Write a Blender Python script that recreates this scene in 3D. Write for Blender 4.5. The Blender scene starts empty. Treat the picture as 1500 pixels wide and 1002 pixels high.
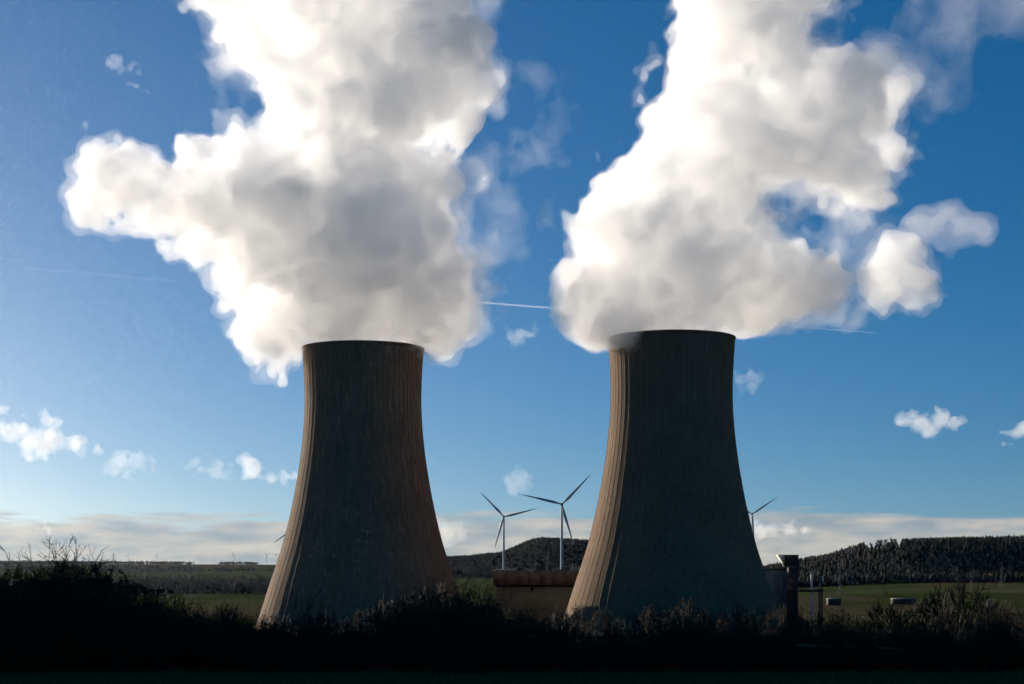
import bpy, math, random
import numpy as np

random.seed(11)
RNG = np.random.default_rng(11)
scene = bpy.context.scene
COL = scene.collection

# ------------------------------------------------------------------ camera
CAM_Z = 33.0
FPX = 2400.0            # focal length in pixels of the 1500 px wide photograph
cam_d = bpy.data.cameras.new('camera')
cam_d.sensor_width = 36.0
cam_d.lens = 36.0 * FPX / 1500.0
cam_d.shift_y = (825 - 501) / 1500.0
cam_d.clip_start = 0.5
cam_d.clip_end = 120000.0
cam = bpy.data.objects.new('camera', cam_d)
COL.objects.link(cam)
cam.location = (0, 0, CAM_Z)
cam.rotation_euler = (math.radians(90), 0, 0)
scene.camera = cam

# ------------------------------------------------------------------ light
SUN_BEARING = -41.0     # degrees from +Y towards +X
SUN_ELEV = 12.0
SUN_STRENGTH = 5.0
SKY_STRENGTH = 0.055
EXPOSURE = 0.9
w = bpy.data.worlds.new('World')
scene.world = w
w.use_nodes = True
nt = w.node_tree
nt.nodes.clear()
N = nt.nodes.new
L = nt.links.new
out = N('ShaderNodeOutputWorld')
bg = N('ShaderNodeBackground')
bg.inputs['Strength'].default_value = SKY_STRENGTH
sky = N('ShaderNodeTexSky')
sky.sky_type = 'NISHITA'
sky.sun_disc = False
sky.sun_elevation = math.radians(SUN_ELEV)
sky.sun_rotation = math.radians(SUN_BEARING)
sky.altitude = 300
sky.air_density = 1.05
sky.dust_density = 1.2
sky.ozone_density = 4.0
tc = N('ShaderNodeTexCoord')
vm = N('ShaderNodeVectorMath'); vm.operation = 'MULTIPLY_ADD'
vm.inputs[1].default_value = (1, 1, 1.5)
vm.inputs[2].default_value = (0, 0, 0.075)
vn = N('ShaderNodeVectorMath'); vn.operation = 'NORMALIZE'
L(tc.outputs['Generated'], vm.inputs[0])
L(vm.outputs[0], vn.inputs[0])
L(vn.outputs[0], sky.inputs['Vector'])
hs = N('ShaderNodeHueSaturation')
hs.inputs['Saturation'].default_value = 1.3
hs.inputs['Value'].default_value = 1.0
L(sky.outputs[0], hs.inputs['Color'])
# thin stratus banks that lie along the whole horizon
sep = N('ShaderNodeSeparateXYZ')
L(tc.outputs['Generated'], sep.inputs[0])
mp = N('ShaderNodeVectorMath'); mp.operation = 'MULTIPLY'
mp.inputs[1].default_value = (9, 9, 95)
L(tc.outputs['Generated'], mp.inputs[0])
nz = N('ShaderNodeTexNoise')
nz.inputs['Scale'].default_value = 1.0
nz.inputs['Detail'].default_value = 7
nz.inputs['Roughness'].default_value = 0.55
nz.inputs['Distortion'].default_value = 0.35
L(mp.outputs[0], nz.inputs['Vector'])
el = N('ShaderNodeMapRange')          # bias: full cover low down, none above
el.inputs['From Min'].default_value = 0.012
el.inputs['From Max'].default_value = 0.05
el.inputs['To Min'].default_value = 0.33
el.inputs['To Max'].default_value = -0.32
L(sep.outputs['Z'], el.inputs['Value'])
ad = N('ShaderNodeMath'); ad.operation = 'ADD'
L(nz.outputs[0], ad.inputs[0]); L(el.outputs[0], ad.inputs[1])
ms = N('ShaderNodeMapRange'); ms.interpolation_type = 'SMOOTHSTEP'
ms.inputs['From Min'].default_value = 0.48
ms.inputs['From Max'].default_value = 0.66
ms.inputs['To Max'].default_value = 0.85
L(ad.outputs[0], ms.inputs['Value'])
mp2 = N('ShaderNodeVectorMath'); mp2.operation = 'MULTIPLY'
mp2.inputs[1].default_value = (30, 30, 120)
L(tc.outputs['Generated'], mp2.inputs[0])
nz2 = N('ShaderNodeTexNoise')
nz2.inputs['Scale'].default_value = 1.0
nz2.inputs['Detail'].default_value = 5
L(mp2.outputs[0], nz2.inputs['Vector'])
cr = N('ShaderNodeValToRGB')
cr.color_ramp.elements[0].position = 0.33
cr.color_ramp.elements[0].color = (0.16, 0.19, 0.215, 1)
cr.color_ramp.elements[1].position = 0.66
cr.color_ramp.elements[1].color = (0.33, 0.30, 0.265, 1)
L(nz2.outputs[0], cr.inputs[0])
sc_ = N('ShaderNodeVectorMath'); sc_.operation = 'SCALE'
sc_.inputs['Scale'].default_value = 1.0 / SKY_STRENGTH
L(cr.outputs[0], sc_.inputs[0])
mx = N('ShaderNodeMix'); mx.data_type = 'RGBA'
L(ms.outputs[0], mx.inputs['Factor'])
L(hs.outputs[0], mx.inputs['A'])
L(sc_.outputs[0], mx.inputs['B'])
L(mx.outputs['Result'], bg.inputs['Color'])
L(bg.outputs[0], out.inputs['Surface'])

sl = bpy.data.lights.new('sun', 'SUN')
sl.energy = SUN_STRENGTH
sl.angle = math.radians(0.53)
sl.color = (1.0, 0.89, 0.75)
so = bpy.data.objects.new('sun', sl)
COL.objects.link(so)
_b, _e = math.radians(SUN_BEARING), math.radians(SUN_ELEV)
from mathutils import Vector, Matrix
SUN_DIR = Vector((math.sin(_b) * math.cos(_e), math.cos(_b) * math.cos(_e), math.sin(_e)))
so.rotation_euler = SUN_DIR.to_track_quat('Z', 'Y').to_euler()
so.location = (-300, 300, 400)

vs = scene.view_settings
vs.view_transform = 'Standard'
vs.look = 'None'
vs.exposure = EXPOSURE
vs.gamma = 1.0
vs.use_curve_mapping = False
scene.render.engine = 'CYCLES'
cy = scene.cycles
cy.max_bounces = 24
cy.diffuse_bounces = 2
cy.glossy_bounces = 2
cy.transmission_bounces = 2
cy.volume_bounces = 17
cy.transparent_max_bounces = 128
cy.use_adaptive_sampling = True
cy.adaptive_threshold = 0.04
cy.adaptive_min_samples = 12
cy.use_denoising = True
cy.sample_clamp_indirect = 6.0
cy.caustics_reflective = False
cy.caustics_refractive = False

# ------------------------------------------------------------------ helpers
def px(x, y, d):
    """the point at distance d (along +Y) that the photograph shows at pixel x, y"""
    return ((x - 750) / FPX * d, d, CAM_Z + (825 - y) / FPX * d)

def fast_mesh(name, V, polys):
    """polys: list of (m,k) index arrays"""
    me = bpy.data.meshes.new(name)
    V = np.asarray(V, dtype=np.float32)
    polys = [np.asarray(p, dtype=np.int32) for p in polys if len(p)]
    me.vertices.add(len(V))
    me.vertices.foreach_set('co', V.ravel())
    loops = np.concatenate([p.ravel() for p in polys])
    sizes = np.concatenate([np.full(len(p), p.shape[1], dtype=np.int32) for p in polys])
    starts = np.zeros(len(sizes), dtype=np.int32)
    starts[1:] = np.cumsum(sizes)[:-1]
    me.loops.add(len(loops))
    me.loops.foreach_set('vertex_index', loops)
    me.polygons.add(len(sizes))
    me.polygons.foreach_set('loop_start', starts)
    me.update(calc_edges=True)
    return me

def link(name, data, mat=None, parent=None, loc=None):
    o = bpy.data.objects.new(name, data)
    COL.objects.link(o)
    if mat is not None and data is not None and not data.materials:
        data.materials.append(mat)
    if parent is not None:
        o.parent = parent
    if loc is not None:
        o.location = loc
    return o

def tag(o, label=None, cat=None, group=None, kind=None):
    if label: o['label'] = label
    if cat: o['category'] = cat
    if group: o['group'] = group
    if kind: o['kind'] = kind
    return o

def thing(name, label, cat, loc=(0, 0, 0), rz=0.0, group=None):
    o = bpy.data.objects.new(name, None)
    COL.objects.link(o)
    o.empty_display_size = 1
    o.location = loc
    o.rotation_euler = (0, 0, rz)
    return tag(o, label, cat, group)

def copy_tree(o, loc, rz=0.0, scale=None, label=None):
    c = o.copy(); COL.objects.link(c)
    c.location = loc
    c.rotation_euler = (0, 0, rz)
    if scale is not None: c.scale = scale
    if label: c['label'] = label
    for ch in o.children:
        d = ch.copy(); COL.objects.link(d); d.parent = c
        for g in ch.children:
            e = g.copy(); COL.objects.link(e); e.parent = d
    return c

class MB:
    """collects shapes into one mesh"""
    def __init__(s):
        s.v = []; s.t = []; s.q = []; s.n = 0
    def add(s, V, tris=None, quads=None):
        V = np.asarray(V, dtype=np.float32)
        if tris is not None and len(tris): s.t.append(np.asarray(tris, dtype=np.int32) + s.n)
        if quads is not None and len(quads): s.q.append(np.asarray(quads, dtype=np.int32) + s.n)
        s.v.append(V); s.n += len(V)
    def box(s, x0, x1, y0, y1, z0, z1):
        V = [(x, y, z) for z in (z0, z1) for y in (y0, y1) for x in (x0, x1)]
        Q = [(0, 2, 3, 1), (4, 5, 7, 6), (0, 1, 5, 4), (2, 6, 7, 3), (0, 4, 6, 2), (1, 3, 7, 5)]
        s.add(V, quads=Q)
    def tube(s, p0, p1, r0, r1, k=3, cap=False):
        p0 = np.array(p0, float); p1 = np.array(p1, float)
        d = p1 - p0; l = np.linalg.norm(d)
        if l < 1e-9: return
        d /= l
        a = np.array((0, 0, 1.0)) if abs(d[2]) < .9 else np.array((1.0, 0, 0))
        u = np.cross(d, a); u /= np.linalg.norm(u); v = np.cross(d, u)
        th = np.arange(k) * 2 * math.pi / k
        ring = np.cos(th)[:, None] * u + np.sin(th)[:, None] * v
        V = np.vstack([p0 + ring * r0, p1 + ring * r1])
        Q = [(i, (i + 1) % k, k + (i + 1) % k, k + i) for i in range(k)]
        s.add(V, quads=Q)
        if cap:
            s.add(V, tris=[(k, k + i, k + i + 1) for i in range(1, k - 1)] + [(0, i + 1, i) for i in range(1, k - 1)])
    def lathe(s, prof, k=64, closed=False):
        prof = np.asarray(prof, float)
        th = np.arange(k) * 2 * math.pi / k
        V = np.stack([prof[:, 0, None] * np.cos(th), prof[:, 0, None] * np.sin(th),
                      np.repeat(prof[:, 1, None], k, 1)], -1).reshape(-1, 3)
        m = len(prof)
        Q = []
        for j in range(m if closed else m - 1):
            a = j * k; b = ((j + 1) % m) * k
            i = np.arange(k); i2 = (i + 1) % k
            Q.append(np.stack([a + i, a + i2, b + i2, b + i], 1))
        s.add(V, quads=np.vstack(Q))
    def mesh(s, name):
        return fast_mesh(name, np.vstack(s.v), ([np.vstack(s.t)] if s.t else []) + ([np.vstack(s.q)] if s.q else []))
    def build(s, name, mat, parent=None, loc=None, smooth=False):
        me = s.mesh(name)
        if smooth: me.shade_smooth()
        return link(name, me, mat, parent, loc)

# ------------------------------------------------------------------ materials
def new_mat(name):
    m = bpy.data.materials.new(name); m.use_nodes = True
    return m, m.node_tree.nodes, m.node_tree.links, m.node_tree.nodes['Principled BSDF']

def mat_simple(name, c0, c1, scale=1.0, rough=0.85, detail=4, spec=0.2, obj_rand=0.0, metallic=0.0):
    """two tones mixed by noise in object space"""
    m, n, l, b = new_mat(name)
    t = n.new('ShaderNodeTexCoord'); z = n.new('ShaderNodeTexNoise')
    z.inputs['Scale'].default_value = scale; z.inputs['Detail'].default_value = detail
    l.new(t.outputs['Object'], z.inputs['Vector'])
    r = n.new('ShaderNodeValToRGB')
    r.color_ramp.elements[0].position = .35; r.color_ramp.elements[1].position = .65
    r.color_ramp.elements[0].color = (*c0, 1); r.color_ramp.elements[1].color = (*c1, 1)
    l.new(z.outputs[0], r.inputs[0])
    src = r.outputs[0]
    if obj_rand:
        oi = n.new('ShaderNodeObjectInfo'); h = n.new('ShaderNodeHueSaturation')
        mr = n.new('ShaderNodeMapRange')
        mr.inputs['To Min'].default_value = 1 - obj_rand; mr.inputs['To Max'].default_value = 1 + obj_rand
        l.new(oi.outputs['Random'], mr.inputs['Value']); l.new(mr.outputs[0], h.inputs['Value'])
        l.new(src, h.inputs['Color']); src = h.outputs[0]
    l.new(src, b.inputs['Base Color'])
    b.inputs['Roughness'].default_value = rough
    b.inputs['Specular IOR Level'].default_value = spec
    b.inputs['Metallic'].default_value = metallic
    return m

def mat_volume(name, density, g=0.35, col=(1, 1, 1)):
    m = bpy.data.materials.new(name); m.use_nodes = True
    n = m.node_tree.nodes; n.clear()
    o = n.new('ShaderNodeOutputMaterial'); p = n.new('ShaderNodeVolumePrincipled')
    p.inputs['Color'].default_value = (*col, 1)
    p.inputs['Density'].default_value = density
    p.inputs['Anisotropy'].default_value = g
    m.node_tree.links.new(p.outputs[0], o.inputs['Volume'])
    return m

def mat_concrete():
    m, n, l, b = new_mat('weathered_concrete')
    t = n.new('ShaderNodeTexCoord')
    s = n.new('ShaderNodeSeparateXYZ'); l.new(t.outputs['Object'], s.inputs[0])
    # lift joints of the formwork every 1.3 m
    mu = n.new('ShaderNodeMath'); mu.operation = 'MULTIPLY'; mu.inputs[1].default_value = 1 / 1.3
    l.new(s.outputs['Z'], mu.inputs[0])
    fr = n.new('ShaderNodeMath'); fr.operation = 'FRACT'; l.new(mu.outputs[0], fr.inputs[0])
    jl = n.new('ShaderNodeMath'); jl.operation = 'LESS_THAN'; jl.inputs[1].default_value = .16
    l.new(fr.outputs[0], jl.inputs[0])
    fl = n.new('ShaderNodeMath'); fl.operation = 'FLOOR'; l.new(mu.outputs[0], fl.inputs[0])
    # each lift and each board field a slightly different grey
    an = n.new('ShaderNodeMath'); an.operation = 'ARCTAN2'
    l.new(s.outputs['Y'], an.inputs[0]); l.new(s.outputs['X'], an.inputs[1])
    am = n.new('ShaderNodeMath'); am.operation = 'MULTIPLY'; am.inputs[1].default_value = 120 / (2 * math.pi)
    l.new(an.outputs[0], am.inputs[0])
    af = n.new('ShaderNodeMath'); af.operation = 'FLOOR'; l.new(am.outputs[0], af.inputs[0])
    cb = n.new('ShaderNodeCombineXYZ'); l.new(af.outputs[0], cb.inputs[0]); l.new(fl.outputs[0], cb.inputs[1])
    wn = n.new('ShaderNodeTexWhiteNoise'); l.new(cb.outputs[0], wn.inputs['Vector'])
    # streaks running down
    sv = n.new('ShaderNodeVectorMath'); sv.operation = 'MULTIPLY'; sv.inputs[1].default_value = (1.1, 1.1, .03)
    l.new(t.outputs['Object'], sv.inputs[0])
    z = n.new('ShaderNodeTexNoise'); z.inputs['Scale'].default_value = 1; z.inputs['Detail'].default_value = 6
    l.new(sv.outputs[0], z.inputs['Vector'])
    z2 = n.new('ShaderNodeTexNoise'); z2.inputs['Scale'].default_value = .06; z2.inputs['Detail'].default_value = 5
    l.new(t.outputs['Object'], z2.inputs['Vector'])
    r = n.new('ShaderNodeValToRGB')
    r.color_ramp.elements[0].position = .3; r.color_ramp.elements[1].position = .72
    r.color_ramp.elements[0].color = (.118, .078, .048, 1); r.color_ramp.elements[1].color = (.24, .160, .100, 1)
    mixn = n.new('ShaderNodeMath'); mixn.operation = 'MULTIPLY_ADD'
    mixn.inputs[1].default_value = .6
    l.new(z.outputs[0], mixn.inputs[0])
    h2 = n.new('ShaderNodeMath'); h2.operation = 'MULTIPLY'; h2.inputs[1].default_value = .4
    l.new(z2.outputs[0], h2.inputs[0]); l.new(h2.outputs[0], mixn.inputs[2])
    l.new(mixn.outputs[0], r.inputs[0])
    hv = n.new('ShaderNodeHueSaturation')
    va = n.new('ShaderNodeMapRange'); va.inputs['To Min'].default_value = .93; va.inputs['To Max'].default_value = 1.06
    l.new(wn.outputs[0], va.inputs['Value'])
    jd = n.new('ShaderNodeMapRange'); jd.inputs['To Min'].default_value = 1; jd.inputs['To Max'].default_value = .82
    l.new(jl.outputs[0], jd.inputs['Value'])
    vv = n.new('ShaderNodeMath'); vv.operation = 'MULTIPLY'
    l.new(va.outputs[0], vv.inputs[0]); l.new(jd.outputs[0], vv.inputs[1])
    l.new(vv.outputs[0], hv.inputs['Value']); l.new(r.outputs[0], hv.inputs['Color'])
    l.new(hv.outputs[0], b.inputs['Base Color'])
    b.inputs['Roughness'].default_value = .95
    b.inputs['Specular IOR Level'].default_value = .1
    bp = n.new('ShaderNodeBump'); bp.inputs['Strength'].default_value = .35; bp.inputs['Distance'].default_value = .3
    l.new(vv.outputs[0], bp.inputs['Height']); l.new(bp.outputs[0], b.inputs['Normal'])
    return m

def mat_ground():
    m, n, l, b = new_mat('meadow_and_fields')
    t = n.new('ShaderNodeTexCoord')
    # fields: stretched cells, each its own crop
    mp_ = n.new('ShaderNodeVectorMath'); mp_.operation = 'MULTIPLY'; mp_.inputs[1].default_value = (1 / 420, 1 / 260, 0)
    l.new(t.outputs['Object'], mp_.inputs[0])
    vo = n.new('ShaderNodeTexVoronoi'); vo.inputs['Scale'].default_value = 1; vo.inputs['Randomness'].default_value = .8
    l.new(mp_.outputs[0], vo.inputs['Vector'])
    sp = n.new('ShaderNodeSeparateColor'); l.new(vo.outputs['Color'], sp.inputs[0])
    r = n.new('ShaderNodeValToRGB'); r.color_ramp.interpolation = 'CONSTANT'
    e = r.color_ramp.elements
    e[0].position = 0; e[0].color = (.034, .044, .014, 1)
    e[1].position = .45; e[1].color = (.045, .054, .022, 1)
    for p_, c_ in ((.7, (.055, .048, .028, 1)), (.82, (.028, .046, .010, 1)), (.93, (.065, .060, .038, 1))):
        k = e.new(p_); k.color = c_
    l.new(sp.outputs[0], r.inputs[0])
    z = n.new('ShaderNodeTexNoise'); z.inputs['Scale'].default_value = .35; z.inputs['Detail'].default_value = 8
    l.new(t.outputs['Object'], z.inputs['Vector'])
    h = n.new('ShaderNodeHueSaturation')
    mr = n.new('ShaderNodeMapRange'); mr.inputs['From Min'].default_value = .3; mr.inputs['From Max'].default_value = .7
    mr.inputs['To Min'].default_value = .6; mr.inputs['To Max'].default_value = 1.25
    l.new(z.outputs[0], mr.inputs['Value']); l.new(mr.outputs[0], h.inputs['Value'])
    l.new(r.outputs[0], h.inputs['Color']); l.new(h.outputs[0], b.inputs['Base Color'])
    b.inputs['Roughness'].default_value = 1
    b.inputs['Specular IOR Level'].default_value = 0
    return m

M = {}
M['concrete'] = mat_concrete()
M['ground'] = mat_ground()
M['rib'] = mat_simple('dark_concrete_rib', (.12, .085, .055), (.17, .12, .08), .5)
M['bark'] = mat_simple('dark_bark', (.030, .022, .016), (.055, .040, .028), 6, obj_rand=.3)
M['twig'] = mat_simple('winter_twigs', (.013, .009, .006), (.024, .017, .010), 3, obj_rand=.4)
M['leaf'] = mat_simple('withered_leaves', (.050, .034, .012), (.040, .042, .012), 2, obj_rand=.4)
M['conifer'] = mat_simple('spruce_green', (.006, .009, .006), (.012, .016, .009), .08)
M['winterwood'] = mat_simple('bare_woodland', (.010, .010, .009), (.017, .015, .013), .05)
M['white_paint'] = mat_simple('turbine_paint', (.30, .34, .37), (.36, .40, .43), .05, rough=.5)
M['nacelle'] = mat_simple('dark_nacelle_paint', (.06, .065, .07), (.09, .09, .095), .4, rough=.5)
M['steel'] = mat_simple('galvanised_lattice', (.06, .063, .066), (.10, .105, .11), .5, rough=.6)
M['fascia'] = mat_simple('rust_brown_cladding', (.105, .075, .050), (.13, .092, .062), .12)
M['hallwall'] = mat_simple('olive_brown_cladding', (.12, .10, .06), (.145, .12, .072), .1)
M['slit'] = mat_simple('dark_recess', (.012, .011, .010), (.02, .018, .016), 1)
M['bluegrey'] = mat_simple('blue_grey_cladding', (.06, .085, .12), (.075, .10, .14), .1)
M['darksteel'] = mat_simple('dark_steel_cladding', (.022, .023, .026), (.034, .035, .038), .3)
M['pale'] = mat_simple('pale_grey_panels', (.48, .46, .41), (.58, .55, .5), .3)
M['wood'] = mat_simple('weathered_rail_wood', (.14, .115, .085), (.22, .18, .13), 4)
M['grass'] = mat_simple('meadow_grass', (.045, .075, .014), (.085, .11, .03), .4)
M['roof'] = mat_simple('grey_sheet_roof', (.13, .13, .13), (.2, .2, .2), .3, rough=.7)

# ------------------------------------------------------------------ terrain
def sstep(a, b, x):
    t = np.clip((x - a) / (b - a), 0, 1)
    return t * t * (3 - 2 * t)

def height(x, y):
    x = np.asarray(x, float); y = np.asarray(y, float)
    d = np.sqrt((.35 * x) ** 2 + np.maximum(y, 0) ** 2)
    z = 31.3 - .03 * np.minimum(d, 75)
    z = z - sstep(60, 520, d) * 38.1                      # the slope down to the river plain (z about -9)
    # gentle swell of the plain
    z = z + 2.5 * sstep(700, 1800, y) * np.sin(x / 310 + y / 900)
    # left far ridge
    left = 1 - sstep(-250, 350, x - .0 * y)
    z = z + left * (sstep(2500, 5200, y) * 40 + 3 * sstep(3000, 5000, y) * np.sin(x / 420 + 1))
    z = z - left * sstep(5400, 9000, y) * 14
    # wooded hill behind the wind turbines
    hill = 26 * sstep(-420, -150, x) + 14 * sstep(-150, -20, x) + 43 * sstep(-45, 75, x)
    z = z + hill * (1 - sstep(300, 560, x)) * np.exp(-((np.minimum(y, 3900) - 3900) / 250.0) ** 2) * (1 - sstep(4000, 5200, y))
    # right ridge
    rr = sstep(250, 700, x)
    crest = 45 + 15 * sstep(560, 650, x) + 10 * (1 - sstep(380, 470, x)) + 1.5 * np.sin(x / 60.0)
    z = z + rr * (sstep(1500, 2100, y) * 14 + sstep(2560, 2850, y) * crest)
    z = z - rr * sstep(2900, 4200, y) * 50
    return z

def build_ground():
    xs = np.unique(np.concatenate([np.linspace(-2600, 2600, 209), np.linspace(-60, 60, 61), [-9000, -6000, -4000, 4000, 6000, 9000]]))
    ys = np.unique(np.concatenate([[-1500, -800, -400], np.linspace(-150, 120, 91), np.geomspace(125, 9500, 170), np.linspace(2500, 2900, 41), np.linspace(3400, 4000, 41)]))
    X, Y = np.meshgrid(xs, ys)
    Z = height(X, Y)
    nx, ny = len(xs), len(ys)
    V = np.stack([X, Y, Z], -1).reshape(-1, 3)
    i = np.arange(nx - 1)[None, :] + nx * np.arange(ny - 1)[:, None]
    i = i.ravel()
    me = fast_mesh('ground', V, [np.stack([i, i + 1, i + 1 + nx, i + nx], 1)])
    me.shade_smooth()
    o = link('ground', me, M['ground'])
    tag(o, 'rolling green meadows and fields falling to a river plain', 'ground', kind='structure')
build_ground()
PLAIN = -9.0

# ------------------------------------------------------------------ cooling towers
TOWER_L = (px(532, 825, 842)[0], 842.0)
TOWER_R = (px(983.5, 825, 805)[0], 805.0)
RIM_Z = 143.4
PROF = [(0, 54.9), (2.5, 53.9), (12, 50.9), (23.2, 47.4), (32, 44.3), (41.8, 41.1), (52, 38.5), (61.8, 36.3), (70, 34.7), (76.9, 33.5),
        (88, 31.8), (100, 30.5), (107.8, 29.95), (115, 29.75), (122, 29.8), (130, 30.15), (138.7, 30.7), (143.0, 31.0)]
PZ = np.array([p[0] for p in PROF]); PR = np.array([p[1] for p in PROF])
def trad(z):
    # smooth interpolation of the measured profile
    z = np.asarray(z, float)
    zz = np.linspace(0, 143, 287)
    rr = np.interp(zz, PZ, PR)
    k = np.ones(25) / 25
    rp = np.concatenate([rr[0] + (rr[0] - rr[1:13][::-1]), rr, rr[-1] + (rr[-1] - rr[-13:-1][::-1])])
    rs = np.convolve(rp, k, 'valid')
    return np.interp(z, zz, rs)

def make_tower(loc, label):
    t = thing('cooling_tower', label, 'cooling tower', (loc[0], loc[1], 0.0))
    zs = np.linspace(0, 142.6, 70)
    outer = [(float(trad(z)), z) for z in zs]
    inner = [(float(trad(z)) - .55, z) for z in zs[::-1]]
    mb = MB(); mb.lathe(outer + inner, 180, closed=True)
    mb.build('shell', M['concrete'], t, smooth=False).data.shade_smooth()
    r = float(trad(142.6))
    mb = MB(); mb.lathe([(r - .9, 142.62), (r + .45, 142.62), (r + .45, 143.4), (r - .9, 143.4)], 160, closed=True)
    mb.build('rim', M['concrete'], t)
    mb = MB(); mb.lathe([(54.0, -.8), (55.6, -.8), (55.6, .9), (54.6, .9)], 160, closed=True)
    mb.build('ring_beam', M['concrete'], t)
    # one rib mesh shared by all ribs
    zr = np.linspace(1.2, 142.3, 56)
    rr = trad(zr)
    hw, pr = .13, .10
    V = np.zeros((len(zr), 4, 3))
    V[:, 0] = np.stack([rr - .15, -hw + 0 * zr, zr], 1); V[:, 1] = np.stack([rr + pr, -hw + 0 * zr, zr], 1)
    V[:, 2] = np.stack([rr + pr, hw + 0 * zr, zr], 1); V[:, 3] = np.stack([rr - .15, hw + 0 * zr, zr], 1)
    Q = []
    for j in range(len(zr) - 1):
        for a in range(3):
            Q.append((j * 4 + a, j * 4 + a + 1, j * 4 + a + 5, j * 4 + a + 4))
    n4 = (len(zr) - 1) * 4
    Q += [(0, 3, 2, 1), (n4, n4 + 1, n4 + 2, n4 + 3)]
    if 'rib' not in bpy.data.meshes:
        me = fast_mesh('rib', V.reshape(-1, 3), [np.array(Q)])
    else:
        me = bpy.data.meshes['rib']
    for i in range(64):
        o = link('rib', me, M['rib'], t)
        o.rotation_euler = (0, 0, (i + .5) * 2 * math.pi / 64)
    # slanted legs that carry the shell
    if 'support_column' in bpy.data.meshes:
        mc = bpy.data.meshes['support_column']
    else:
        mb = MB()
        p0 = np.array((57.0, -2.9, PLAIN - 1.5)); p1 = np.array((54.8, 0, -.5)); p2 = np.array((57.0, 2.9, PLAIN - 1.5))
        mb.tube(p0, p1, .5, .45, 6); mb.tube(p2, p1, .5, .45, 6)
        mc = mb.mesh('support_column')
    for i in range(40):
        o = link('support_column', mc, M['concrete'], t)
        o.rotation_euler = (0, 0, i * 2 * math.pi / 40)
    return t
make_tower(TOWER_L, 'dark ribbed concrete cooling tower with a narrow sunlit edge, left of both wind turbines'.replace('left of both wind turbines', 'no building overlapping it'))
make_tower(TOWER_R, 'dark ribbed concrete cooling tower with a wide sunlit edge, standing before the brown hall')

# ------------------------------------------------------------------ vapour: fields on a grid, meshed by surface nets
def bspline_w(n, spacing_cells, rng_off):
    """cubic B-spline weights: n samples over lattice of given spacing"""
    u = (np.arange(n) / spacing_cells) + rng_off
    m = int(math.ceil(u[-1])) + 4
    W = np.zeros((n, m), np.float32)
    i = np.floor(u).astype(int); f = u - i
    w0 = (1 - f) ** 3 / 6; w1 = (3 * f ** 3 - 6 * f ** 2 + 4) / 6
    w2 = (-3 * f ** 3 + 3 * f ** 2 + 3 * f + 1) / 6; w3 = f ** 3 / 6
    r = np.arange(n)
    for k, ww in enumerate((w0, w1, w2, w3)):
        W[r, i + k] = ww
    return W, m

def noise3(shape, cells, rng):
    Ws = []; ms_ = []
    for n in shape:
        W, m = bspline_w(n, cells, rng.random())
        Ws.append(W); ms_.append(m)
    lat = rng.uniform(-1, 1, ms_).astype(np.float32)
    a = np.tensordot(Ws[0], lat, (1, 0))
    a = np.tensordot(a, Ws[1], (1, 1))     # (nx, mz, ny)
    a = np.tensordot(a, Ws[2], (1, 1))     # (nx, ny, nz)
    return a / max(float(a.std()), 1e-6)

def surface_nets(F, origin, vox):
    F = np.array(F)
    for a_ in range(3):                       # always a closed surface
        sl_ = [slice(None)] * 3
        for e_ in (0, -1):
            sl_[a_] = e_; F[tuple(sl_)] = np.minimum(F[tuple(sl_)], -.5)
    ins = F > 0
    nx, ny, nz = F.shape
    s = np.zeros((nx - 1, ny - 1, nz - 1), np.uint8)
    for dx in (0, 1):
        for dy in (0, 1):
            for dz in (0, 1):
                s += ins[dx:nx - 1 + dx, dy:ny - 1 + dy, dz:nz - 1 + dz]
    act = (s > 0) & (s < 8)
    idx = np.full(act.shape, -1, np.int32)
    ci = np.argwhere(act)
    if len(ci) == 0: return np.zeros((0, 3)), np.zeros((0, 4), int)
    idx[act] = np.arange(len(ci))
    i, j, k = ci.T
    c = {}
    for dx in (0, 1):
        for dy in (0, 1):
            for dz in (0, 1):
                c[dx, dy, dz] = F[i + dx, j + dy, k + dz]
    acc = np.zeros((len(ci), 3), np.float32); cnt = np.zeros(len(ci), np.float32)
    corners = list(c)
    for a in corners:
        for ax in range(3):
            if a[ax] == 0:
                b = list(a); b[ax] = 1; b = tuple(b)
                fa, fb = c[a], c[b]
                m = (fa > 0) != (fb > 0)
                t = np.where(m, fa / np.where(m, fa - fb, 1), 0)
                p = np.array(a, np.float32)[None] + 0 * acc
                p[:, ax] = t
                acc += np.where(m[:, None], p, 0); cnt += m
    V = (ci + acc / cnt[:, None]) * vox + np.array(origin)
    quads = []
    for ax in range(3):
        a_sl = [slice(None)] * 3; b_sl = [slice(None)] * 3
        a_sl[ax] = slice(0, -1); b_sl[ax] = slice(1, None)
        A = ins[tuple(a_sl)]; B = ins[tuple(b_sl)]
        cr_ = np.argwhere(A != B)
        o1, o2 = [q for q in range(3) if q != ax]
        ok = (cr_[:, o1] > 0) & (cr_[:, o2] > 0) & (cr_[:, o1] < F.shape[o1] - 1) & (cr_[:, o2] < F.shape[o2] - 1)
        cr_ = cr_[ok]
        up = A[tuple(cr_.T)]
        def cell(d1, d2):
            q = cr_.copy(); q[:, o1] -= d1; q[:, o2] -= d2
            return idx[q[:, 0], q[:, 1], q[:, 2]]
        q = np.stack([cell(0, 0), cell(1, 0), cell(1, 1), cell(0, 1)], 1)
        flip = up if ax != 1 else ~up
        q[~flip] = q[~flip][:, ::-1]
        quads.append(q)
    return V, np.vstack(quads)

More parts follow.
